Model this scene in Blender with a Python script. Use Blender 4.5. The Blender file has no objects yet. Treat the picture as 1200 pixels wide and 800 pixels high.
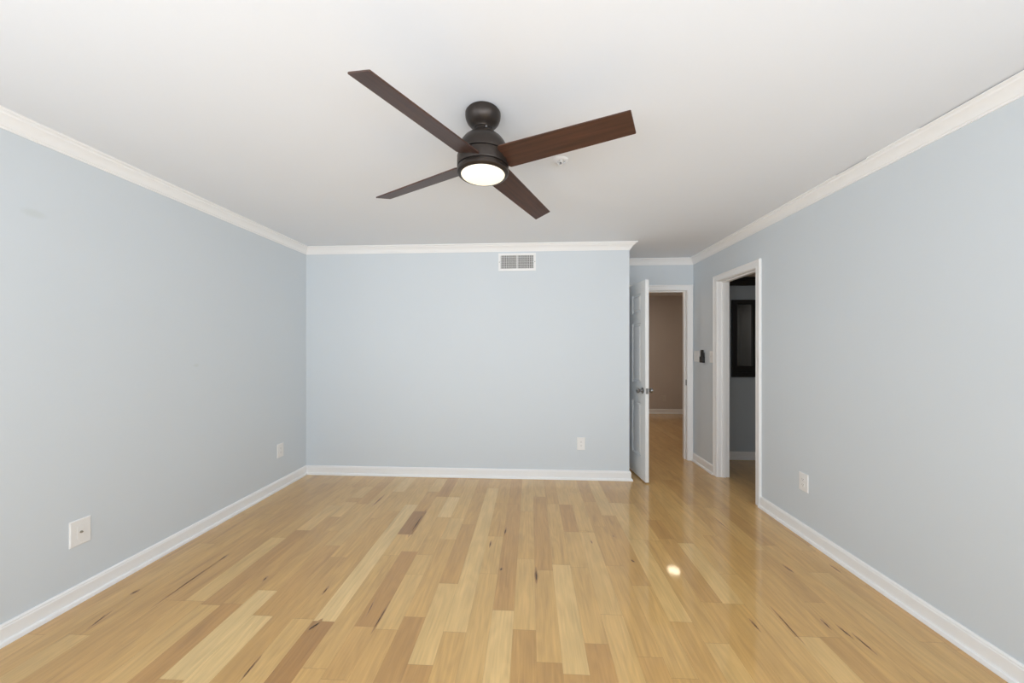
import bpy, bmesh, math, random
from mathutils import Vector, Matrix
random.seed(7)
C = bpy.context.scene.collection
R = math.radians
PI = math.pi

# ------------------------------------------------------------------ camera
cam_d = bpy.data.cameras.new('camera')
cam_d.sensor_width = 36.0
cam_d.lens = 410.0 / 1200.0 * 36.0
cam_d.shift_y = 7.5 / 1200.0
cam_d.clip_start = 0.02
cam = bpy.data.objects.new('camera', cam_d)
C.objects.link(cam)
cam.location = (0, 0, 1.361)
cam.rotation_euler = (R(90), 0, R(3.03))
bpy.context.scene.camera = cam

# ------------------------------------------------------------------ view, world, light
sc = bpy.context.scene
sc.view_settings.view_transform = 'Standard'
sc.view_settings.look = 'None'
sc.view_settings.gamma = 1.0
sc.view_settings.use_curve_mapping = False
sc.view_settings.exposure = 0.06
sc.cycles.use_denoising = True
sc.cycles.max_bounces = 14
sc.cycles.diffuse_bounces = 8
sc.cycles.glossy_bounces = 6
w = bpy.data.worlds.new('world')
sc.world = w
w.use_nodes = True
w.node_tree.nodes['Background'].inputs['Color'].default_value = (0.75, 0.87, 1.0, 1)
w.node_tree.nodes['Background'].inputs['Strength'].default_value = 0.6


def area(name, loc, rot, sx, sy, power, col, shape='RECTANGLE'):
    l = bpy.data.lights.new(name, 'AREA')
    l.shape = shape
    l.size = sx
    if shape in ('RECTANGLE', 'ELLIPSE'):
        l.size_y = sy
    l.energy = power
    l.color = col
    o = bpy.data.objects.new(name, l)
    C.objects.link(o)
    o.location = loc
    o.rotation_euler = rot
    return o


# daylight through the two big windows in the wall behind the camera
for wx in (-1.27, 0.82):
    area('window_daylight', (wx, -1.52, 1.26), (R(90), 0, 0), 1.72, 2.06, 8, (0.90, 0.95, 1.0))
# added fill light outside those windows, aimed up to brighten the ceiling
area('ceiling_fill', (-0.22, -2.75, -0.05), (R(120), 0, 0), 5.6, 1.6, 295, (0.90, 0.95, 1.0))
# two unseen fill lights added behind the camera to lift the side walls
area('side_fill', (-2.50, -0.62, 1.25), (0, R(-90), 0), 1.7, 1.1, 33, (0.92, 0.96, 1.0))
area('side_fill', (2.05, -0.62, 1.25), (0, R(90), 0), 1.7, 1.1, 33, (0.92, 0.96, 1.0))
# warm hall ceiling lamp, then added fill for hall and side room
area('hall_lamp_and_fill', (2.42, 6.05, 2.40), (0, 0, 0), 0.20, 0.20, 1.9, (1.0, 0.84, 0.62), 'DISK')
area('hall_lamp_and_fill', (1.25, 5.9, 2.40), (0, 0, 0), 0.34, 0.34, 11, (1.0, 0.90, 0.78), 'DISK')  # added fill, placed out of sight to brighten the hall
area('bathroom_fill', (3.3, 2.6, 2.19), (0, 0, 0), 0.25, 0.25, 2.0, (1.0, 0.9, 0.8), 'DISK')  # unseen fill, added to lift the dark side room

# ------------------------------------------------------------------ room sizes
A, B, D, D2, XC, H = 2.424, 1.97, 3.66, 4.35, 1.0156, 2.44
FR = -1.4            # wall behind the camera
HY = 7.40            # far wall of the hall
BY = 4.42            # far wall of the side room
DX0, DX1 = 1.09, 1.894      # hall door opening
RY0, RY1 = 3.165, 3.795     # side door opening
DH = 2.057                  # door head


# ------------------------------------------------------------------ materials
def mat(name, col, rough=0.5, metal=0.0, spec=0.5, coat=0.0, bump=0.0, bscale=200.0, var=0.0, vscale=3.0):
    m = bpy.data.materials.new(name)
    m.use_nodes = True
    nt = m.node_tree
    b = nt.nodes['Principled BSDF']
    b.inputs['Base Color'].default_value = (*col, 1)
    b.inputs['Roughness'].default_value = rough
    b.inputs['Metallic'].default_value = metal
    b.inputs['Specular IOR Level'].default_value = spec
    b.inputs['Coat Weight'].default_value = coat
    tc = nt.nodes.new('ShaderNodeTexCoord')
    if var > 0:
        n = nt.nodes.new('ShaderNodeTexNoise')
        n.inputs['Scale'].default_value = vscale
        n.inputs['Detail'].default_value = 4
        nt.links.new(tc.outputs['Object'], n.inputs['Vector'])
        mx = nt.nodes.new('ShaderNodeMix')
        mx.data_type = 'RGBA'
        mx.inputs[6].default_value = (*[c * (1 - var) for c in col], 1)
        mx.inputs[7].default_value = (*[min(1, c * (1 + var)) for c in col], 1)
        nt.links.new(n.outputs['Fac'], mx.inputs[0])
        nt.links.new(mx.outputs[2], b.inputs['Base Color'])
    if bump > 0:
        n = nt.nodes.new('ShaderNodeTexNoise')
        n.inputs['Scale'].default_value = bscale
        n.inputs['Detail'].default_value = 2
        nt.links.new(tc.outputs['Object'], n.inputs['Vector'])
        bp = nt.nodes.new('ShaderNodeBump')
        bp.inputs['Strength'].default_value = bump
        bp.inputs['Distance'].default_value = 0.002
        nt.links.new(n.outputs['Fac'], bp.inputs['Height'])
        nt.links.new(bp.outputs['Normal'], b.inputs['Normal'])
    return m


WALLC = (0.655, 0.704, 0.742)
M = {
    'wall': mat('wall_paint_blue', WALLC, 0.6, bump=0.12, bscale=160, var=0.012, vscale=1.5),
    'ceiling': mat('ceiling_paint', (0.77, 0.795, 0.83), 0.8, bump=0.1, bscale=120),
    'trim': mat('trim_paint', (0.89, 0.89, 0.885), 0.35, bump=0.03, bscale=60),
    'door': mat('door_paint', (0.80, 0.81, 0.81), 0.38, bump=0.05, bscale=90),
    'plastic': mat('white_plastic', (0.84, 0.835, 0.82), 0.35, var=0.01),
    'almond': mat('almond_plastic', (0.60, 0.55, 0.50), 0.4, var=0.01),
    'slot': mat('dark_slot', (0.12, 0.11, 0.10), 0.6, var=0.02),
    'hole': mat('jack_brass', (0.42, 0.38, 0.3), 0.45, 0.4, var=0.02),
    'hallwall': mat('hall_wall_paint', (0.56, 0.50, 0.46), 0.7, bump=0.1, var=0.02),
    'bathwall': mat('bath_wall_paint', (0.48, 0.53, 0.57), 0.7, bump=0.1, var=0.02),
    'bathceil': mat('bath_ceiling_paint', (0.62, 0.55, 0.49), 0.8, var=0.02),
    'bronze': mat('fan_bronze', (0.040, 0.031, 0.026), 0.36, 0.55, bump=0.04, bscale=300, var=0.05, vscale=30),
    'nickel': mat('satin_nickel', (0.27, 0.26, 0.25), 0.28, 1.0, bump=0.02, var=0.03, vscale=40),
    'black': mat('black_plastic', (0.016, 0.016, 0.017), 0.45, var=0.1, vscale=40),
    'blackwood': mat('black_painted_wood', (0.010, 0.010, 0.009), 0.5, var=0.2, vscale=20),
    'grey': mat('duct_grey', (0.22, 0.22, 0.215), 0.7, var=0.05),
    'chrome': mat('sprinkler_metal', (0.75, 0.75, 0.74), 0.35, 0.2, var=0.02),
    'mirror': mat('mirror_glass', (0.36, 0.34, 0.32), 0.05, 1.0, var=0.02),
}


def stained_wall():
    """left wall: same paint with two faint scuffs"""
    m = M['wall'].copy()
    m.name = 'wall_paint_blue_scuffed'
    nt = m.node_tree
    b = nt.nodes['Principled BSDF']
    src = b.inputs['Base Color'].links[0].from_socket
    g = nt.nodes.new('ShaderNodeNewGeometry')
    acc = None
    for (y, z, sy, sz) in ((1.585, 2.018, 0.045, 0.022), (2.416, 1.234, 0.022, 0.014)):
        v = nt.nodes.new('ShaderNodeVectorMath')
        v.operation = 'SUBTRACT'
        nt.links.new(g.outputs['Position'], v.inputs[0])
        v.inputs[1].default_value = (-A, y, z)
        v2 = nt.nodes.new('ShaderNodeVectorMath')
        v2.operation = 'MULTIPLY'
        v2.inputs[1].default_value = (0, 1 / sy, 1 / sz)
        nt.links.new(v.outputs[0], v2.inputs[0])
        ln = nt.nodes.new('ShaderNodeVectorMath')
        ln.operation = 'LENGTH'
        nt.links.new(v2.outputs[0], ln.inputs[0])
        mr = nt.nodes.new('ShaderNodeMapRange')
        mr.interpolation_type = 'SMOOTHSTEP'
        mr.inputs['From Min'].default_value = 0.3
        mr.inputs['From Max'].default_value = 1.3
        mr.inputs['To Min'].default_value = 0.5
        mr.inputs['To Max'].default_value = 0.0
        nt.links.new(ln.outputs['Value'], mr.inputs['Value'])
        if acc is None:
            acc = mr.outputs[0]
        else:
            ad = nt.nodes.new('ShaderNodeMath')
            nt.links.new(acc, ad.inputs[0])
            nt.links.new(mr.outputs[0], ad.inputs[1])
            acc = ad.outputs[0]
    mx = nt.nodes.new('ShaderNodeMix')
    mx.data_type = 'RGBA'
    nt.links.new(acc, mx.inputs[0])
    nt.links.new(src, mx.inputs[6])
    mx.inputs[7].default_value = (0.57, 0.61, 0.60, 1)
    nt.links.new(mx.outputs[2], b.inputs['Base Color'])
    return m


M['wall_scuffed'] = stained_wall()


def floor_material():
    m = bpy.data.materials.new('maple_floorboards')
    m.use_nodes = True
    nt = m.node_tree
    N = nt.nodes.new
    L = nt.links.new
    b = nt.nodes['Principled BSDF']
    geo = N('ShaderNodeNewGeometry')
    at = N('ShaderNodeAttribute'); at.attribute_name = 'tone'
    sd = N('ShaderNodeAttribute'); sd.attribute_name = 'seed'
    # tone -> colour
    mr = N('ShaderNodeMapRange')
    mr.inputs['From Min'].default_value = -1; mr.inputs['From Max'].default_value = 1
    L(at.outputs['Fac'], mr.inputs['Value'])
    ramp = N('ShaderNodeValToRGB')
    cr = ramp.color_ramp
    cr.elements[0].position = 0.0; cr.elements[0].color = (0.30, 0.150, 0.052, 1)
    cr.elements[1].position = 1.0; cr.elements[1].color = (0.75, 0.545, 0.262, 1)
    for p, c in ((0.25, (0.465, 0.250, 0.084)), (0.5, (0.600, 0.360, 0.126)), (0.75, (0.69, 0.458, 0.186))):
        e = cr.elements.new(p); e.color = (*c, 1)
    L(mr.outputs[0], ramp.inputs[0])
    # fine grain, stretched along the boards
    mp = N('ShaderNodeMapping'); mp.inputs['Scale'].default_value = (110, 4.5, 1)
    L(geo.outputs['Position'], mp.inputs['Vector'])
    n1 = N('ShaderNodeTexNoise'); n1.noise_dimensions = '4D'
    n1.inputs['Scale'].default_value = 1; n1.inputs['Detail'].default_value = 5; n1.inputs['Roughness'].default_value = 0.65
    L(mp.outputs[0], n1.inputs['Vector']); L(sd.outputs['Fac'], n1.inputs['W'])
    # cathedral figure: contour lines of a soft noise
    mp2 = N('ShaderNodeMapping'); mp2.inputs['Scale'].default_value = (7.0, 1.1, 1)
    L(geo.outputs['Position'], mp2.inputs['Vector'])
    n2 = N('ShaderNodeTexNoise'); n2.noise_dimensions = '4D'
    n2.inputs['Scale'].default_value = 1; n2.inputs['Detail'].default_value = 2
    L(mp2.outputs[0], n2.inputs['Vector']); L(sd.outputs['Fac'], n2.inputs['W'])
    mu = N('ShaderNodeMath'); mu.operation = 'MULTIPLY'; mu.inputs[1].default_value = 75
    L(n2.outputs['Fac'], mu.inputs[0])
    si = N('ShaderNodeMath'); si.operation = 'SINE'
    L(mu.outputs[0], si.inputs[0])
    # blotches
    mp3 = N('ShaderNodeMapping'); mp3.inputs['Scale'].default_value = (14, 3.0, 1)
    L(geo.outputs['Position'], mp3.inputs['Vector'])
    n3 = N('ShaderNodeTexNoise'); n3.noise_dimensions = '4D'
    n3.inputs['Scale'].default_value = 1; n3.inputs['Detail'].default_value = 3
    L(mp3.outputs[0], n3.inputs['Vector']); L(sd.outputs['Fac'], n3.inputs['W'])

    def lin(sock, a, c):
        x = N('ShaderNodeMath'); x.operation = 'MULTIPLY_ADD'
        x.inputs[1].default_value = a; x.inputs[2].default_value = c
        L(sock, x.inputs[0])
        return x.outputs[0]
    g1 = lin(n1.outputs['Fac'], 0.50, 0.75)
    g2 = lin(si.outputs[0], 0.035, 1.0)
    g3 = lin(n3.outputs['Fac'], 0.44, 0.78)
    m1 = N('ShaderNodeMath'); m1.operation = 'MULTIPLY'; L(g1, m1.inputs[0]); L(g2, m1.inputs[1])
    m2 = N('ShaderNodeMath'); m2.operation = 'MULTIPLY'; L(m1.outputs[0], m2.inputs[0]); L(g3, m2.inputs[1])
    # brown mineral streaks, stronger in dark boards
    mp4 = N('ShaderNodeMapping'); mp4.inputs['Scale'].default_value = (26, 1.7, 1)
    L(geo.outputs['Position'], mp4.inputs['Vector'])
    n4 = N('ShaderNodeTexNoise'); n4.noise_dimensions = '4D'
    n4.inputs['Scale'].default_value = 1; n4.inputs['Detail'].default_value = 4
    L(mp4.outputs[0], n4.inputs['Vector']); L(sd.outputs['Fac'], n4.inputs['W'])
    th = N('ShaderNodeMapRange')
    th.inputs['From Min'].default_value = 0.58; th.inputs['From Max'].default_value = 0.76
    th.inputs['To Min'].default_value = 0; th.inputs['To Max'].default_value = 0.75
    L(n4.outputs['Fac'], th.inputs['Value'])
    dk = N('ShaderNodeMapRange')
    dk.inputs['From Min'].default_value = -0.8; dk.inputs['From Max'].default_value = 0.3
    dk.inputs['To Min'].default_value = 1.0; dk.inputs['To Max'].default_value = 0.32
    L(at.outputs['Fac'], dk.inputs['Value'])
    sm = N('ShaderNodeMath'); sm.operation = 'MULTIPLY'; L(th.outputs[0], sm.inputs[0]); L(dk.outputs[0], sm.inputs[1])
    vm = N('ShaderNodeVectorMath'); vm.operation = 'SCALE'
    L(ramp.outputs[0], vm.inputs[0]); L(m2.outputs[0], vm.inputs['Scale'])
    mx = N('ShaderNodeMix'); mx.data_type = 'RGBA'
    L(sm.outputs[0], mx.inputs[0]); L(vm.outputs[0], mx.inputs[6]); mx.inputs[7].default_value = (0.26, 0.135, 0.055, 1)
    L(mx.outputs[2], b.inputs['Base Color'])
    b.inputs['Roughness'].default_value = 0.30
    b.inputs['Specular IOR Level'].default_value = 0.35
    b.inputs['Coat Weight'].default_value = 0.85
    b.inputs['Coat Roughness'].default_value = 0.06
    b.inputs['Coat IOR'].default_value = 1.45
    bp = N('ShaderNodeBump'); bp.inputs['Strength'].default_value = 0.10; bp.inputs['Distance'].default_value = 0.0006
    L(n1.outputs['Fac'], bp.inputs['Height']); L(bp.outputs[0], b.inputs['Normal'])
    return m


M['floor'] = floor_material()
M['groove'] = mat('board_joint', (0.20, 0.12, 0.055), 0.6, var=0.05)
M['halo'] = mat('brown_heartwood', (0.36, 0.20, 0.082), 0.35, var=0.15, vscale=40)
M['streak'] = mat('mineral_streak', (0.055, 0.026, 0.010), 0.35, var=0.2, vscale=60)


def blade_material():
    m = bpy.data.materials.new('fan_blade_walnut')
    m.use_nodes = True
    nt = m.node_tree
    N = nt.nodes.new; L = nt.links.new
    b = nt.nodes['Principled BSDF']
    tc = N('ShaderNodeTexCoord')
    mp = N('ShaderNodeMapping'); mp.inputs['Scale'].default_value = (3, 60, 1)
    L(tc.outputs['Object'], mp.inputs['Vector'])
    n = N('ShaderNodeTexNoise'); n.inputs['Scale'].default_value = 1; n.inputs['Detail'].default_value = 6
    L(mp.outputs[0], n.inputs['Vector'])
    r = N('ShaderNodeValToRGB')
    r.color_ramp.elements[0].position = 0.3; r.color_ramp.elements[0].color = (0.034, 0.016, 0.011, 1)
    r.color_ramp.elements[1].position = 0.75; r.color_ramp.elements[1].color = (0.082, 0.034, 0.020, 1)
    L(n.outputs['Fac'], r.inputs[0]); L(r.outputs[0], b.inputs['Base Color'])
    b.inputs['Roughness'].default_value = 0.42
    return m


M['blade'] = blade_material()


def emit(name, col, s):
    m = bpy.data.materials.new(name)
    m.use_nodes = True
    b = m.node_tree.nodes['Principled BSDF']
    b.inputs['Base Color'].default_value = (0.55, 0.54, 0.50, 1)
    b.inputs['Emission Color'].default_value = (*col, 1)
    b.inputs['Emission Strength'].default_value = s
    # a faint cloudiness in the frosted glass
    nt = m.node_tree
    tc = nt.nodes.new('ShaderNodeTexCoord')
    n = nt.nodes.new('ShaderNodeTexNoise'); n.inputs['Scale'].default_value = 18
    nt.links.new(tc.outputs['Object'], n.inputs['Vector'])
    ma = nt.nodes.new('ShaderNodeMath'); ma.operation = 'MULTIPLY_ADD'
    ma.inputs[1].default_value = s * 0.2; ma.inputs[2].default_value = s * 0.9
    nt.links.new(n.outputs['Fac'], ma.inputs[0])
    nt.links.new(ma.outputs[0], b.inputs['Emission Strength'])
    return m


M['lens'] = emit('lit_frosted_glass', (1.0, 0.88, 0.66), 0.85)


# ------------------------------------------------------------------ helpers
def link_obj(name, bm, m, parent=None, smooth=False, bevel=0.0, angle=40):
    me = bpy.data.meshes.new(name)
    bmesh.ops.recalc_face_normals(bm, faces=bm.faces[:])
    if smooth:
        for f_ in bm.faces:
            f_.smooth = True
        for e_ in bm.edges:
            if len(e_.link_faces) == 2 and e_.calc_face_angle(0) > R(angle):
                e_.smooth = False
    bm.to_mesh(me)
    bm.free()
    for mm in (m if isinstance(m, (list, tuple)) else [m]):
        me.materials.append(mm)
    o = bpy.data.objects.new(name, me)
    C.objects.link(o)
    if parent:
        o.parent = parent
    if bevel > 0:
        bv = o.modifiers.new('bevel', 'BEVEL')
        bv.width = bevel
        bv.segments = 2
        bv.limit_method = 'ANGLE'
    return o


def box(bm, x0, x1, y0, y1, z0, z1, mi=0):
    vs = [bm.verts.new((x, y, z)) for x in (x0, x1) for y in (y0, y1) for z in (z0, z1)]
    fs = [(0, 1, 3, 2), (4, 6, 7, 5), (0, 4, 5, 1), (2, 3, 7, 6), (0, 2, 6, 4), (1, 5, 7, 3)]
    for f_ in fs:
        nf = bm.faces.new([vs[i] for i in f_])
        nf.material_index = mi
    return vs


def lathe(bm, prof, seg=64, M4=None, mi=0):
    rings = []
    for (r, z) in prof:
        if r < 1e-6:
            rings.append([bm.verts.new((0, 0, z))])
        else:
            rings.append([bm.verts.new((r * math.cos(2 * PI * i / seg), r * math.sin(2 * PI * i / seg), z)) for i in range(seg)])
    for a_, b_ in zip(rings, rings[1:]):
        for i in range(seg):
            j = (i + 1) % seg
            va = [a_[i % len(a_)], a_[j % len(a_)], b_[j % len(b_)], b_[i % len(b_)]]
            u = []
            for v in va:
                if v not in u:
                    u.append(v)
            if len(u) > 2:
                bm.faces.new(u).material_index = mi
    if M4 is not None:
        bmesh.ops.transform(bm, matrix=M4, verts=[v for r_ in rings for v in r_])


def struct(name, bm, m, **k):
    o = link_obj(name, bm, m, **k)
    if k.get('parent') is None:
        o['kind'] = 'structure'
    return o


def tag(o, label, cat, group=None):
    o['label'] = label
    o['category'] = cat
    if group:
        o['group'] = group
    return o


def empty(name, loc, rz=0.0, label=None, cat=None, group=None):
    o = bpy.data.objects.new(name, None)
    o.empty_display_size = 0.05
    C.objects.link(o)
    o.location = loc
    o.rotation_euler = (0, 0, rz)
    if label:
        tag(o, label, cat, group)
    return o


def sweep(path, prof, to3d, names, m, side=1):
    """mitred moulding: prof = [(offset from wall, height)], one object per path segment"""
    P = [Vector(p) for p in path]
    dirs = [(P[i + 1] - P[i]).normalized() for i in range(len(P) - 1)]
    nor = [Vector((d.y, -d.x)) * side for d in dirs]
    off = []
    for i in range(len(P)):
        if i == 0:
            off.append(nor[0])
        elif i == len(P) - 1:
            off.append(nor[-1])
        else:
            n = nor[i - 1] + nor[i]
            off.append(n / (n.length_squared / 2))
    out = []
    for i in range(len(P) - 1):
        bm = bmesh.new()
        ra = [bm.verts.new(to3d(*(P[i] + off[i] * o_), h_)) for (o_, h_) in prof]
        rb = [bm.verts.new(to3d(*(P[i + 1] + off[i + 1] * o_), h_)) for (o_, h_) in prof]
        n = len(prof)
        for k in range(n):
            bm.faces.new((ra[k], ra[(k + 1) % n], rb[(k + 1) % n], rb[k]))
        bm.faces.new(ra)
        bm.faces.new(rb[::-1])
        out.append(link_obj(names[i], bm, m, smooth=True, angle=25))
    return out


# ------------------------------------------------------------------ floor
PIT, OFF = 0.1109, -0.0852
X0F, X1F, Y0F, Y1F = -2.46, 4.05, FR, HY
KNOWN = [(-19, 1.2, 1.55, .3), (-16, 1.79, 2.42, .35), (-14, 1.2, 1.78, -.4), (-14, 2.74, 3.01, .25), (-14, 3.1, 3.35, .3), (-12, 1.2, 1.71, .7), (-13, 1.36, 1.89, .75),
         (-13, 2.98, 3.47, -.2), (-11, 3.25, 3.6, .6), (-9, 1.0, 1.69, -.65), (-9, 1.70, 2.99, .75), (-8, 2.51, 2.87, -.75), (-8, 3.27, 3.59, .4), (-7, 1.67, 2.3, -.38),
         (-6, 2.07, 2.27, .25), (-6, 2.78, 3.16, .7), (-5, 2.46, 2.77, .35), (-4, 1.0, 1.48, -.35), (-4, 1.48, 2.0, .5), (-3, 1.66, 3.38, .55), (-2, 1.0, 2.1, .2),
         (-1, 1.0, 1.81, .6), (-1, 1.82, 3.04, -.25), (0, 1.0, 1.69, -.2), (0, 1.69, 2.26, .25), (0, 2.26, 2.92, .05), (1, 1.0, 1.52, -.25), (1, 1.52, 2.15, .1),
         (1, 2.16, 3.21, -.2), (2, 1.47, 2.21, .55), (2, 2.21, 3.07, .1), (3, 2.19, 2.61, .15), (3, 2.62, 3.06, -.3), (4, 1.0, 1.81, .25), (4, 1.81, 2.61, .3),
         (4, 2.63, 3.34, .15), (5, 1.0, 1.57, -.1), (6, 2.04, 2.88, -.1), (6, 2.88, 3.49, .35), (7, 1.78, 2.53, .45), (8, 1.0, 1.66, .3), (10, 1.92, 2.5, .5),
         (9, 2.55, 2.82, -.3), (12, 1.0, 1.72, .4)]
STREAKS = [(1.47, 2.865, 1.483, 2.708, .002), (1.097, 1.801, 1.103, 1.751, .003), (1.261, 1.852, 1.257, 1.714, .0025), (1.454, 1.82, 1.452, 1.78, .003), (1.501, 1.783, 1.509, 1.731, .003),
           (1.532, 1.725, 1.536, 1.655, .003), (1.581, 2.266, 1.592, 2.217, .004), (1.876, 2.282, 1.879, 2.232, .003), (-0.754, 1.792, -0.759, 1.666, .003), (-0.842, 1.834, -0.832, 1.751, .002),
           (-1.15, 1.926, -1.149, 1.883, .003), (-1.35, 3.12, -1.36, 2.98, .004), (-0.878, 2.80, -0.88, 2.55, .005), (-1.044, 1.684, -1.07, 1.634, .007), (-1.564, 1.996, -1.561, 1.968, .004),
           (-1.992, 2.054, -1.983, 1.805, .003), (-2.2, 1.848, -2.205, 1.824, .007), (-2.165, 1.673, -2.143, 1.60, .003), (-1.19, 1.458, -1.185, 1.384, .003), (-1.989, 2.187, -1.989, 2.148, .004),
           (-0.178, 2.156, -0.183, 2.137, .006), (0.648, 2.282, 0.657, 2.264, .005), (-0.184, 2.62, -0.189, 2.559, .004), (0.033, 2.141, 0.035, 2.052, .005), (-0.279, 2.441, -0.279, 2.389, .003),
           (0.425, 2.492, 0.43, 2.466, .0025), (0.595, 2.571, 0.6, 2.56, .003)]


def build_floor():
    bm = bmesh.new()
    lt = bm.faces.layers.float.new('tone')
    ls = bm.faces.layers.float.new('seed')

    def quad(x0, x1, y0, y1, z, t, s, mi):
        f_ = bm.faces.new([bm.verts.new(p) for p in ((x0, y0, z), (x1, y0, z), (x1, y1, z), (x0, y1, z))])
        f_[lt] = t
        f_[ls] = s
        f_.material_index = mi
    box(bm, X0F, X1F, Y0F, Y1F, -0.03, -0.001, 1)
    rnd = random.Random(11)
    k0 = math.floor((X0F - OFF) / PIT)
    k1 = math.ceil((X1F - OFF) / PIT)
    for k in range(k0, k1):
        x0 = max(X0F, OFF + k * PIT)
        x1 = min(X1F, OFF + (k + 1) * PIT)
        known = sorted([q for q in KNOWN if q[0] == k], key=lambda q: q[1])
        segs = []
        y = Y0F
        for q in known + [(k, Y1F, Y1F, None)]:
            gap = q[1] - y
            if gap > 0.02:
                # boards of random length fill the gap
                while True:
                    L_ = rnd.uniform(0.35, 1.25)
                    if y + L_ > q[1] - 0.25:
                        L_ = q[1] - y
                    segs.append([y, y + L_, max(-0.35, min(0.5, rnd.gauss(0.0, 0.13)))])
                    y += L_
                    if y >= q[1] - 1e-4:
                        break
            if q[3] is not None:
                ya = y
                segs.append([ya, q[2], q[3]])
                y = q[2]
        for (ya, yb, t) in segs:
            quad(x0 + 0.0002, x1 - 0.0002, ya + 0.0004, yb - 0.0004, 0.0, t, rnd.uniform(0, 60), 0)
    marks = [(a, b + (d - b) * -.5, c, d - (d - b) * -.35, e * 2.6, .00015, 3) for (a, b, c, d, e) in STREAKS]
    marks += [(a, b, c, d, e, .0003, 2) for (a, b, c, d, e) in STREAKS]
    for (xa, ya, xb, yb, wd, zz, mi) in marks:
        n = 14
        va, vb = [], []
        for i in range(n + 1):
            t = i / n
            ww = wd * (math.sin(PI * t) ** 0.7) * rnd.uniform(0.55, 1.0)
            cx = xa + (xb - xa) * t + rnd.uniform(-.0008, .0008)
            cy = ya + (yb - ya) * t
            va.append(bm.verts.new((cx - ww, cy, zz)))
            vb.append(bm.verts.new((cx + ww, cy, zz)))
        for i in range(n):
            bm.faces.new((va[i], vb[i], vb[i + 1], va[i + 1])).material_index = mi
    me = bpy.data.meshes.new('floor')
    bm.to_mesh(me)
    bm.free()
    for mm in (M['floor'], M['groove'], M['streak'], M['halo']):
        me.materials.append(mm)
    o = bpy.data.objects.new('floor', me)
    C.objects.link(o)
    o['kind'] = 'structure'


build_floor()

# ------------------------------------------------------------------ walls and ceilings
T = 0.12
SY0, SY1, SZ0, SZ1 = -1.2, -0.04, .38, 2.12     # invented side openings, out of view, for the side fill lights
bm = bmesh.new()
box(bm, -A - T, -A, FR - T, SY0, 0, H); box(bm, -A - T, -A, SY1, D + T, 0, H)
box(bm, -A - T, -A, SY0, SY1, 0, SZ0); box(bm, -A - T, -A, SY0, SY1, SZ1, H)
struct('wall_left', bm, M['wall_scuffed'])
bm = bmesh.new(); box(bm, -A, XC, D, D + T, 0, H); box(bm, XC - T, XC, D + T, D2 + T, 0, H); struct('wall_back', bm, M['wall'])
bm = bmesh.new()
box(bm, XC, DX0 - .02, D2, D2 + T, 0, H); box(bm, DX1 + .02, B, D2, D2 + T, 0, H)
box(bm, DX0 - .02, DX1 + .02, D2, D2 + T, DH + .02, H)
struct('wall_alcove', bm, M['wall'])
bm = bmesh.new()
box(bm, B, B + T, SY1, RY0 - .02, 0, H); box(bm, B, B + T, FR - T, SY0, 0, H); box(bm, B, B + T, SY0, SY1, 0, SZ0); box(bm, B, B + T, SY0, SY1, SZ1, H); box(bm, B, B + T, RY1 + .02, D2 + T, 0, H)
box(bm, B, B + T, RY0 - .02, RY1 + .02, DH + .02, H)
struct('wall_right', bm, M['wall'])
# wall behind the camera with two window openings
WZ0, WZ1 = 0.23, 2.29
WIN = [(-2.13, -0.41), (-0.04, 1.68)]
bm = bmesh.new()
box(bm, -A, B, FR - T, FR, 0, WZ0); box(bm, -A, B, FR - T, FR, WZ1, H)
box(bm, -A, WIN[0][0], FR - T, FR, WZ0, WZ1); box(bm, WIN[0][1], WIN[1][0], FR - T, FR, WZ0, WZ1)
box(bm, WIN[1][1], B, FR - T, FR, WZ0, WZ1)
struct('wall_front', bm, M['wall'])
for i, (a, b) in enumerate(WIN):
    bm = bmesh.new()
    for (x0, x1, z0, z1) in ((a - .06, a + .03, WZ0 - .06, WZ1 + .06), (b - .03, b + .06, WZ0 - .06, WZ1 + .06),
                             (a + .03, b - .03, WZ0 - .06, WZ0 + .03), (a + .03, b - .03, WZ1 - .03, WZ1 + .06),
                             (a + .03, b - .03, 1.24, 1.275)):
        box(bm, x0, x1, FR, FR + .02, z0, z1)
    struct('window_%d' % (i + 1), bm, M['trim'], bevel=.003)
for i, (xa, xb) in enumerate(((-A, -A + .02), (B - .02, B))):  # unseen frames around the invented openings of the side fill
    bm = bmesh.new()
    for (y0, y1, z0, z1) in ((SY0 - .06, SY0 + .03, SZ0 - .06, SZ1 + .06), (SY1 - .03, SY1 + .06, SZ0 - .06, SZ1 + .06),
                             (SY0 + .03, SY1 - .03, SZ0 - .06, SZ0 + .03), (SY0 + .03, SY1 - .03, SZ1 - .03, SZ1 + .06), (SY0 + .03, SY1 - .03, 1.24, 1.275)):
        box(bm, xa, xb, y0, y1, z0, z1)
    struct('window_%d' % (i + 3), bm, M['trim'], bevel=.003)
bm = bmesh.new(); box(bm, -A - T, B + T, FR - T, D2 + T, H, H + .1); struct('ceiling', bm, M['ceiling'])
# hall beyond the open door
bm = bmesh.new(); box(bm, 0.78, 3.9, HY, HY + T, 0, H); struct('wall_hall_back', bm, M['hallwall'])
bm = bmesh.new(); box(bm, 0.78, XC - T, D2 + T, HY, 0, H); struct('wall_hall_left', bm, M['hallwall'])
bm = bmesh.new(); box(bm, 3.78, 3.9, BY + T, HY, 0, H); struct('wall_hall_right', bm, M['hallwall'])
bm = bmesh.new(); box(bm, 0.78, 4.1, D2 + T, HY + T, H, H + .1); struct('ceiling_hall', bm, M['ceiling'])
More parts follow.
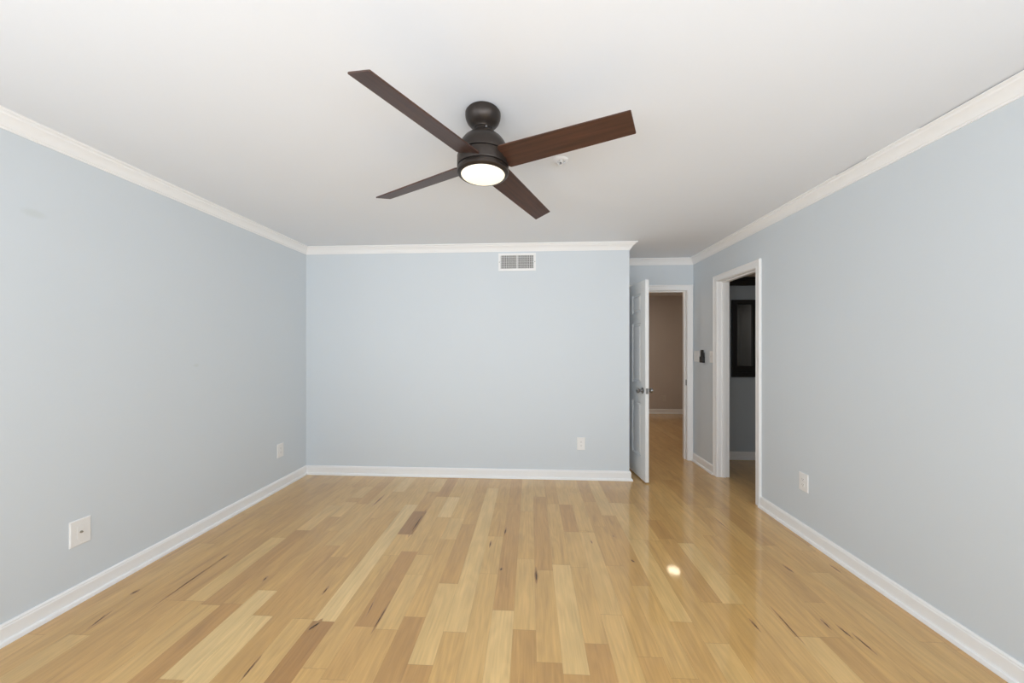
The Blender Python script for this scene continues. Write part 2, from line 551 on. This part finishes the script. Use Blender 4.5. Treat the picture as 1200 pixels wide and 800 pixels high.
# room behind the right doorway
BZ = 2.217
bm = bmesh.new(); box(bm, B + T, 4.02, BY, BY + T, 0, H); struct('wall_bath_back', bm, M['bathwall'])
bm = bmesh.new(); box(bm, 3.9, 4.02, 2.1, BY, 0, H); struct('wall_bath_right', bm, M['bathwall'])
bm = bmesh.new(); box(bm, B + T, 4.02, 1.98, 2.1, 0, H); struct('wall_bath_front', bm, M['bathwall'])
bm = bmesh.new(); box(bm, B + T, 3.9, 2.1, BY, BZ, BZ + .1); struct('ceiling_bath', bm, M['bathceil'])

# ------------------------------------------------------------------ skirting, crown, casings
BASE = [(0, 0), (.030, 0), (.030, .008), (.026, .018), (.015, .022), (.015, .078), (.012, .083), (.012, .088), (.006, .095), (0, .095)]
XY = lambda x, y, h: (x, y, h)
runs = [([(-A, FR), (-A, D), (XC, D), (XC, D2)], ['baseboard_left', 'baseboard_back', 'baseboard_alcove']),
        ([(B, D2), (B, RY1 + .065)], ['baseboard_right_far']),
        ([(B, RY0 - .065), (B, FR)], ['baseboard_right']),
        ([(XC - T, HY), (3.78, HY)], ['baseboard_hall']),
        ([(B + T, BY), (3.9, BY)], ['baseboard_bath'])]
for path, nm in runs:
    for o in sweep(path, BASE, XY, nm, M['trim']):
        o['kind'] = 'structure'


def crown_prof(gap=0.0):
    t = H - gap
    return [(0, H - .072), (.007, H - .072), (.008, H - .064), (.014, H - .061), (.017, H - .052), (.026, H - .038), (.038, H - .026),
            (.048, H - .021), (.052, H - .013), (.060, H - .011), (.066, H - .008), (.067, t), (0, t)]


for i, o in enumerate(sweep([(-A, FR), (-A, D), (XC, D), (XC, D2), (B, D2), (B, 2.29)], crown_prof(), XY,
                            ['trim_1', 'trim_2', 'trim_3', 'trim_4', 'trim_5'], M['trim'])):
    o['kind'] = 'structure'
# on the right wall the crown has shrunk away from the ceiling in two stretches
bm = bmesh.new()
for (ya, yb, g) in ((2.29, 2.09, .005), (2.09, 1.82, 0), (1.82, 1.2, .005), (1.2, FR, 0)):
    pr = crown_prof(g)
    ra = [bm.verts.new((B - o_, ya, h_)) for (o_, h_) in pr]
    rb = [bm.verts.new((B - o_, yb, h_)) for (o_, h_) in pr]
    for k in range(len(pr)):
        bm.faces.new((ra[k], ra[(k + 1) % len(pr)], rb[(k + 1) % len(pr)], rb[k]))
    bm.faces.new(ra); bm.faces.new(rb[::-1])
struct('trim_6', bm, M['trim'], smooth=True, angle=25)

CAS = [(0.0, 0), (0.0, .010), (.006, .012), (.012, .010), (.024, .013), (.044, .015), (.050, .019), (.060, .019), (.063, .014), (.063, 0)]


def casing(name, s0, s1, to3d):
    bm = bmesh.new()
    path = [Vector((s0, 0)), Vector((s0, DH)), Vector((s1, DH)), Vector((s1, 0))]
    offd = [Vector((-1, 0)), Vector((-1, 1)), Vector((1, 1)), Vector((1, 0))]
    rings = [[bm.verts.new(to3d(*(p + d * (o_ + .005)), h_)) for (o_, h_) in CAS] for p, d in zip(path, offd)]
    n = len(CAS)
    for ra, rb in zip(rings, rings[1:]):
        for k in range(n):
            bm.faces.new((ra[k], ra[(k + 1) % n], rb[(k + 1) % n], rb[k]))
    bm.faces.new(rings[0]); bm.faces.new(rings[-1][::-1])
    return struct(name, bm, M['trim'], smooth=True, angle=25)


casing('trim_7', DX0, DX1, lambda s, z, h: (s, D2 - h, z))
casing('trim_8', RY0, RY1, lambda s, z, h: (B - h, s, z))


def jamb(name, s0, s1, d0, d1, horizontal, stop):
    """lining of an opening; stop = (near, far) depth of the door stop"""
    bm = bmesh.new()

    def bx(a0, a1, z0, z1, e0=d0, e1=d1):
        if horizontal:
            box(bm, a0, a1, e0, e1, z0, z1)
        else:
            box(bm, e0, e1, a0, a1, z0, z1)
    bx(s0 - .02, s0, 0, DH + .02); bx(s1, s1 + .02, 0, DH + .02); bx(s0, s1, DH, DH + .02)
    bx(s0, s0 + .012, 0, DH, *stop); bx(s1 - .012, s1, 0, DH, *stop); bx(s0 + .012, s1 - .012, DH - .012, DH, *stop)
    return struct(name, bm, M['trim'], bevel=.0015)


jamb('trim_9', DX0, DX1, D2, D2 + T, True, (D2 + .042, D2 + .078))
jamb('trim_10', RY0, RY1, B, B + T, False, (B + .042, B + .078))
# dark band under the low ceiling of the side room
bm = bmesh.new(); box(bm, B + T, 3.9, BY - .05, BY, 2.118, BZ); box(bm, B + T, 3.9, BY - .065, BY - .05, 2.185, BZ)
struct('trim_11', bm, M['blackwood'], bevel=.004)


# ------------------------------------------------------------------ open six-panel door
DW, DT, DZ0, DZ1 = 0.79, 0.035, 0.012, 2.045
ddir = Vector((1.166 - 1.093, 3.577 - 4.36))
door = empty('door_1', (1.093, 4.358, 0), math.atan2(ddir.y, ddir.x))
door['kind'] = 'structure'


def build_door_slab():
    bm = bmesh.new()
    st, mu_ = 0.115, 0.105
    xs = [0, st, (DW - mu_) / 2, (DW + mu_) / 2, DW - st, DW]
    # rails: bottom, lock, frieze, top
    zs = [DZ0, .24, .80, .99, 1.62, 1.73, 1.93, DZ1]
    y0, y1 = -DT / 2, DT / 2
    for (a, b) in ((0, 1), (2, 3), (4, 5)):
        box(bm, xs[a], xs[b], y0, y1, DZ0, DZ1)
    for (a, b) in ((0, 1), (2, 3), (4, 5), (6, 7)):
        for (c, d) in ((1, 2), (3, 4)):
            box(bm, xs[c], xs[d], y0, y1, zs[a], zs[b])
    for (a, b) in ((1, 2), (3, 4), (5, 6)):
        for (c, d) in ((1, 2), (3, 4)):
            x0, x1, z0, z1 = xs[c], xs[d], zs[a], zs[b]
            for sgn in (-1, 1):
                lv = [(0.0, DT / 2), (0.006, DT / 2 - .012), (0.022, DT / 2 - .012), (0.036, DT / 2 - .002)]
                rings = []
                for (ins, yy) in lv:
                    rings.append([bm.verts.new((px, sgn * yy, pz)) for (px, pz) in
                                  ((x0 + ins, z0 + ins), (x1 - ins, z0 + ins), (x1 - ins, z1 - ins), (x0 + ins, z1 - ins))])
                for ra, rb in zip(rings, rings[1:]):
                    for i in range(4):
                        bm.faces.new((ra[i], ra[(i + 1) % 4], rb[(i + 1) % 4], rb[i]))
                bm.faces.new(rings[-1])
    me = bpy.data.meshes.new('door_leaf')
    bmesh.ops.recalc_face_normals(bm, faces=bm.faces[:])
    bm.to_mesh(me); bm.free()
    me.materials.append(M['door'])
    o = bpy.data.objects.new('door_leaf', me)
    C.objects.link(o)
    o.parent = door
    return o


build_door_slab()
KZ = 0.927
for sgn in (-1, 1):
    bm = bmesh.new()
    prof = [(0, 0), (.031, 0), (.032, .004), (.026, .008), (.014, .011), (.011, .018), (.011, .030), (.016, .034), (.024, .042), (.0275, .050), (.0265, .058), (.020, .064), (.010, .067), (0, .0675)]
    m4 = Matrix.Translation((DW - .062, sgn * DT / 2, KZ)) @ Matrix.Rotation(-sgn * PI / 2, 4, 'X')
    lathe(bm, prof, 32, m4)
    k_ = link_obj('door_knob', bm, M['nickel'], door, smooth=True)
    k_['label'] = 'round satin nickel knob with rosette'
bm = bmesh.new(); box(bm, DW - .0005, DW + .0012, -.0127, .0127, KZ - .028, KZ + .028); box(bm, DW + .0012, DW + .009, -.007, .007, KZ - .011, KZ + .011)
lp = link_obj('latch_plate', bm, M['nickel'], door); lp['label'] = 'nickel latch plate on the door edge'
for hz in (.25, 1.05, 1.83):
    bm = bmesh.new()
    lathe(bm, [(0, hz - .045), (.007, hz - .045), (.007, hz + .045), (0, hz + .045)], 16, Matrix.Translation((-.006, DT / 2 + .006, 0)))
    box(bm, -.004, .03, DT / 2, DT / 2 + .002, hz - .045, hz + .045)
    link_obj('hinge', bm, M['nickel'], door)
# strike plate on the jamb
bm = bmesh.new()
box(bm, DX1 - .0014, DX1 - .0002, D2 + .006, D2 + .034, .905, .975)
box(bm, DX1 - .002, DX1 - .0013, D2 + .012, D2 + .028, .925, .955, 1)
sp = link_obj('strike_plate', bm, [M['nickel'], M['slot']])
tag(sp, 'small dark metal strike plate on the white jamb of the hall doorway', 'strike plate')


# ------------------------------------------------------------------ ceiling fan
FX, FY = -0.217, 1.592
fan = empty('ceiling_fan', (FX, FY, H), 0, 'dark bronze ceiling fan with four walnut blades and a lit round lamp', 'ceiling fan')
Z = lambda rel: rel + 1.361 - H      # height above the camera -> local z


def fan_part(name, prof, m, seg=96):
    bm = bmesh.new()
    lathe(bm, [(r, Z(z)) for r, z in prof], seg)
    return link_obj(name, bm, m, fan, smooth=True, angle=30)


fan_part('canopy', [(0, 1.079), (.072, 1.079), (.0745, 1.077), (.0745, 1.071), (.0805, 1.069), (.081, 1.060), (.0795, 1.048), (.074, 1.034), (.064, 1.021), (.052, 1.011), (.044, 1.006), (.040, 1.000), (0, 1.000)], M['bronze'])
fan_part('neck', [(.018, 1.003), (.037, 1.001), (.039, .997), (.039, .988), (.042, .984), (.0435, .976), (.0435, .970), (.018, .970)], M['bronze'])
fan_part('motor_housing', [(.018, .974), (.044, .973), (.058, .969), (.074, .960), (.090, .946), (.103, .928), (.1105, .910), (.1135, .893), (.114, .878), (.113, .875),
                           (.107, .873), (.107, .869), (.115, .868), (.1175, .866), (.1175, .822), (.1165, .820), (.111, .819), (.111, .815), (.1165, .8145), (.1175, .8125),
                           (.1175, .802), (.1165, .796), (.112, .7915), (.104, .789), (.1005, .789), (.0995, .792), (.0995, .80), (0, .80)], M['bronze'])
fan_part('lamp_lens', [(.0994, .800), (.0994, .790), (.097, .787), (.088, .7825), (.072, .779), (.050, .777), (.025, .776), (0, .7758)], M['lens'])
for sgn in (-1, 1):   # screws of the neck
    bm = bmesh.new()
    lathe(bm, [(0, 0), (.0045, 0), (.0045, .003), (.003, .0045), (0, .0045)], 16,
          Matrix.Rotation(sgn * PI / 2 - PI / 2 + R(-60), 4, 'Z') @ Matrix.Translation((.0385, 0, Z(.993))) @ Matrix.Rotation(PI / 2, 4, 'Y'))
    sw = link_obj('screw', bm, M['nickel'], fan, smooth=True)


def blade_mesh():
    bm = bmesh.new()
    xr, xt, th = .107, .661, .006
    # outline: root end, trailing and leading edge, squared tip with tiny rounded corners
    out = [(xr, -.052), (xr + .012, -.064), (xt - .003, -.0515), (xt, -.0495), (xt + .002, .0485), (xt, .0505), (xr + .012, .060), (xr, .050)]
    lo = [bm.verts.new((x, y, -th / 2)) for x, y in out]
    hi = [bm.verts.new((x, y, th / 2)) for x, y in out]
    bm.faces.new(lo[::-1]); bm.faces.new(hi)
    n = len(out)
    for i in range(n):
        bm.faces.new((lo[i], lo[(i + 1) % n], hi[(i + 1) % n], hi[i]))
    return bm


PITCH, DROOP = R(-17), R(2.0)
first = None
for ang in (-26.3, 63.7, 153.7, 244.4):
    if first is None:
        first = bl = link_obj('blade', blade_mesh(), M['blade'], fan, bevel=.0012)
        bm = bmesh.new()
        box(bm, .085, .165, -.022, .022, .0030, .0075)
        ar = link_obj('blade_bracket', bm, M['bronze'], bl, bevel=.001)
    else:
        bl = first.copy(); C.objects.link(bl)
        a2 = ar.copy(); C.objects.link(a2); a2.parent = bl
    bl.location = (0, 0, Z(.847))
    bl.rotation_mode = 'QUATERNION'
    bl.rotation_quaternion = (Matrix.Rotation(R(ang), 4, 'Z') @ Matrix.Rotation(DROOP + (R(1.5) if ang > 200 else 0), 4, 'Y') @ Matrix.Rotation(PITCH, 4, 'X')).to_quaternion()

# ------------------------------------------------------------------ sprinkler head
spr = empty('sprinkler_head', (.173, 2.023, H), 0, 'small white and metal fire sprinkler head on the ceiling beside the fan', 'sprinkler')
bm = bmesh.new(); lathe(bm, [(0, 0), (.043, 0), (.043, -.002), (.038, -.006), (.026, -.008), (.024, -.003), (0, -.003)], 48)
link_obj('escutcheon', bm, M['ceiling'], spr, smooth=True)
bm = bmesh.new()
lathe(bm, [(0, -.003), (.014, -.003), (.014, -.011), (.010, -.013), (0, -.013)], 24)
for s_ in (-1, 1):
    box(bm, s_ * .011 - .002, s_ * .011 + .002, -.002, .002, -.029, -.012)
box(bm, -.013, .013, -.002, .002, -.031, -.028)
link_obj('sprinkler_frame', bm, M['chrome'], spr)
bm = bmesh.new(); lathe(bm, [(0, -.013), (.0035, -.013), (.0035, -.028), (0, -.028)], 12)
b_ = link_obj('glass_bulb', bm, M['slot'], spr, smooth=True); b_['label'] = 'dark bulb'
bm = bmesh.new(); lathe(bm, [(0, -.031), (.013, -.031), (.013, -.0322), (0, -.0322)], 24)
link_obj('deflector', bm, M['chrome'], spr)

# ------------------------------------------------------------------ air vent
VX0, VX1, VZ0, VZ1 = -.336, .056, 2.167, 2.351
vent = empty('air_vent', ((VX0 + VX1) / 2, D, VZ0), 0, 'white metal air vent grille high on the blue wall under the crown', 'vent')
W2, VH = (VX1 - VX0) / 2, VZ1 - VZ0
bm = bmesh.new()
fw = .024
for (x0, x1, z0, z1) in ((-W2, W2, 0, fw), (-W2, W2, VH - fw, VH), (-W2, -W2 + fw, fw, VH - fw), (W2 - fw, W2, fw, VH - fw)):
    box(bm, x0, x1, -.008, 0, z0, z1)
box(bm, -.005, .005, -.007, 0, fw, VH - fw)
link_obj('vent_frame', bm, M['trim'], vent, bevel=.002)
bm = bmesh.new(); box(bm, -W2 + fw, W2 - fw, -.0015, -.0003, fw, VH - fw)
link_obj('vent_backing', bm, M['grey'], vent)
bm = bmesh.new()
nn = 9
for side in (-1, 1):
    for i in range(nn):
        x = side * (.005 + (W2 - fw - .005) * (i + .6) / nn)
        box(bm, x - .0019, x + .0019, -.0065, -.0015, fw, VH - fw)
lv = link_obj('vent_louvers', bm, M['trim'], vent)
bm = bmesh.new()
for i in range(5):
    z = fw + (VH - 2 * fw) * (i + .8) / 5.6
    box(bm, -W2 + fw, W2 - fw, -.004, -.0015, z - .0006, z + .0006)
link_obj('vent_crossbars', bm, M['trim'], vent)
for sx in (-1, 1):
    bm = bmesh.new(); lathe(bm, [(0, 0), (.004, 0), (.003, .002), (0, .002)], 12, Matrix.Translation((sx * (W2 - .011), -.008, VH / 2)) @ Matrix.Rotation(PI / 2, 4, 'X'))
    link_obj('screw', bm, M['nickel'], vent)


# ------------------------------------------------------------------ outlets, switches (local: x along wall, -y out of the wall, z up)
def plate(root, pw, ph, m='plastic'):
    bm = bmesh.new()
    t = .0065
    lv = [(0, 0), (0, .003), (.004, t)]
    rings = [[bm.verts.new((sx * (pw / 2 - i), -y - .0003, sz * (ph / 2 - i))) for sx, sz in ((-1, -1), (1, -1), (1, 1), (-1, 1))] for i, y in lv]
    for ra, rb in zip(rings, rings[1:]):
        for i in range(4):
            bm.faces.new((ra[i], ra[(i + 1) % 4], rb[(i + 1) % 4], rb[i]))
    bm.faces.new(rings[-1]); bm.faces.new(rings[0][::-1])
    return link_obj('cover_plate', bm, M[m], root)


def screws(root, pts):
    for (x, z) in pts:
        bm = bmesh.new(); lathe(bm, [(0, 0), (.003, 0), (.0025, .0012), (0, .0012)], 12, Matrix.Translation((x, -.0068, z)) @ Matrix.Rotation(PI / 2, 4, 'X'))
        link_obj('screw', bm, M['plastic'], root)


def duplex(loc, rz, label, pw=.084, ph=.130, group=None, m='plastic'):
    r = empty('electrical_outlet', loc, rz, label, 'outlet', group)
    plate(r, pw, ph, m)
    for s_ in (-1, 1):
        bm = bmesh.new()
        zc = s_ * .0195
        n = 20
        ring0, ring1 = [], []
        for i in range(n):
            a = 2 * PI * i / n
            x = .0165 * math.copysign(abs(math.cos(a)) ** .6, math.cos(a)); z = .0135 * math.copysign(abs(math.sin(a)) ** .8, math.sin(a))
            ring0.append(bm.verts.new((x, -.006, zc + z))); ring1.append(bm.verts.new((x, -.0085, zc + z)))
        for i in range(n):
            bm.faces.new((ring0[i], ring0[(i + 1) % n], ring1[(i + 1) % n], ring1[i]))
        bm.faces.new(ring1)
        rc = link_obj('receptacle', bm, M[m], r)
        bm = bmesh.new()
        for sx in (-1, 1):
            box(bm, sx * .0062 - .001, sx * .0062 + .001, -.0088, -.0084, zc - .001, zc + .0065)
        lathe(bm, [(0, 0), (.0022, 0), (.0022, .0004), (0, .0004)], 12, Matrix.Translation((0, -.0084, zc - .0065)) @ Matrix.Rotation(PI / 2, 4, 'X'))
        link_obj('slots', bm, M['slot'], rc)
    screws(r, [(0, 0)])
    return r


def decora(name, loc, rz, label, cat, kind, pw=.084, ph=.130, gangs=1, group=None):
    r = empty(name, loc, rz, label, cat, group)
    plate(r, pw, ph)
    for g in range(gangs):
        x = (g - (gangs - 1) / 2) * .046
        if kind == 'jack':
            bm = bmesh.new(); box(bm, x - .0165, x + .0165, -.0078, -.006, -.033, .033)
            ins = link_obj('insert', bm, M['plastic'], r, bevel=.001)
            bm = bmesh.new()
            lathe(bm, [(0, 0), (.0062, 0), (.0062, .0025), (.0045, .0028), (.0045, .008), (.0020, .008), (.002, .004), (0, .004)], 16, Matrix.Translation((x, -.0078, 0)) @ Matrix.Rotation(PI / 2, 4, 'X'))
            j = link_obj('cable_jack', bm, M['hole'], r, smooth=True); j['label'] = 'small brass cable jack'
        elif kind == 'rocker':
            bm = bmesh.new(); vs = box(bm, x - .0165, x + .0165, -.0105, -.006, -.033, .033)
            for v in vs:
                if v.co.z > 0 and v.co.y < -.008:
                    v.co.y += .0035
            link_obj('rocker', bm, M['plastic'], r, bevel=.0008)
        else:
            bm = bmesh.new(); box(bm, x - .005, x + .005, -.0085, -.006, -.012, .012)
            link_obj('toggle_slot', bm, M['plastic'], r)
            bm = bmesh.new(); box(bm, x - .0035, x + .0035, -.0185, -.008, .001, .008)
            link_obj('toggle', bm, M['plastic'], r, bevel=.001)
        screws(r, [(x, .048), (x, -.048)])
    return r


decora('cable_outlet', (-A, 1.7585, .372), PI / 2, 'white wall plate with one small round cable jack on the wall left of the boards', 'outlet', 'jack', .090, .138)
bpy.data.objects['cable_outlet']['label'] = 'large white cable wall plate low on the wall with one small dark centre jack'
duplex((-A, 3.268, .369), PI / 2, 'white duplex outlet on the long wall next to the far corner without a door')
duplex((.523, D, .369), 0, 'white duplex outlet on the blue wall that carries the vent')
duplex((B, 2.632, .393), -PI / 2, 'white duplex outlet on the wall beside the dark doorway')
duplex((2.76, HY, .31), 0, 'faint almond outlet on the dim hall wall seen through the open door', .075, .12, m='almond')
decora('light_switch', (B, 4.262, 1.262), -PI / 2, 'white light switch plate beside the black remote on the narrow wall', 'light switch', 'toggle', .120, .130, 2)
decora('light_switch', (B, 3.912, 1.262), -PI / 2, 'single white light switch plate touching the casing of the dark doorway', 'light switch', 'toggle', .084, .125, 1)

# fan remote resting in its wall holder
rem = empty('fan_remote', (B, 4.095, 1.262), -PI / 2, 'black remote control in its wall holder between two white switch plates', 'remote control')
bm = bmesh.new()
box(bm, -.025, .025, -.006, -.0003, -.065, .045); box(bm, -.030, .030, -.030, -.0003, -.068, -.060)
box(bm, -.030, -.024, -.034, -.0003, -.068, .0); box(bm, .024, .030, -.034, -.0003, -.068, .0); box(bm, -.024, .024, -.034, -.030, -.068, -.02)
link_obj('holder', bm, M['black'], rem, bevel=.002)
bm = bmesh.new()
pts = [(-.066, .017), (-.05, .020), (0, .0215), (.05, .021), (.070, .018), (.076, .010)]
rings = []
for (z, hw) in pts:
    rings.append([bm.verts.new((hw * cx, -.018 + .011 * cy, z)) for cx, cy in ((-1, -.6), (-.8, -1), (.8, -1), (1, -.6), (1, .8), (-1, .8))])
for ra, rb in zip(rings, rings[1:]):
    for i in range(6):
        bm.faces.new((ra[i], ra[(i + 1) % 6], rb[(i + 1) % 6], rb[i]))
bm.faces.new(rings[0][::-1]); bm.faces.new(rings[-1])
link_obj('handset', bm, M['black'], rem)

# ------------------------------------------------------------------ dark framed mirror in the side room
MX0, MX1, MZ0, MZ1 = 2.452, 2.752, 1.006, 1.945
mir = empty('wall_mirror', ((MX0 + MX1) / 2, BY, MZ0), 0, 'narrow black framed mirror on the wall of the dark side room', 'mirror')
mw, mh, fr_ = (MX1 - MX0) / 2, MZ1 - MZ0, .058
bm = bmesh.new()
for (x0, x1, z0, z1) in ((-mw, -mw + fr_, 0, mh), (mw - fr_, mw, 0, mh), (-mw + fr_, mw - fr_, 0, .055), (-mw + fr_, mw - fr_, mh - .055, mh)):
    box(bm, x0, x1, -.03, -.0005, z0, z1)
box(bm, -mw + fr_, mw - fr_, -.022, -.0005, .055, .115)
box(bm, -mw + fr_, mw - fr_, -.040, -.022, .115, .135)
link_obj('frame', bm, M['blackwood'], mir, bevel=.003)
bm = bmesh.new(); box(bm, -mw + fr_, mw - fr_, -.012, -.002, .055, mh - .055)
link_obj('mirror_glass', bm, M['mirror'], mir)
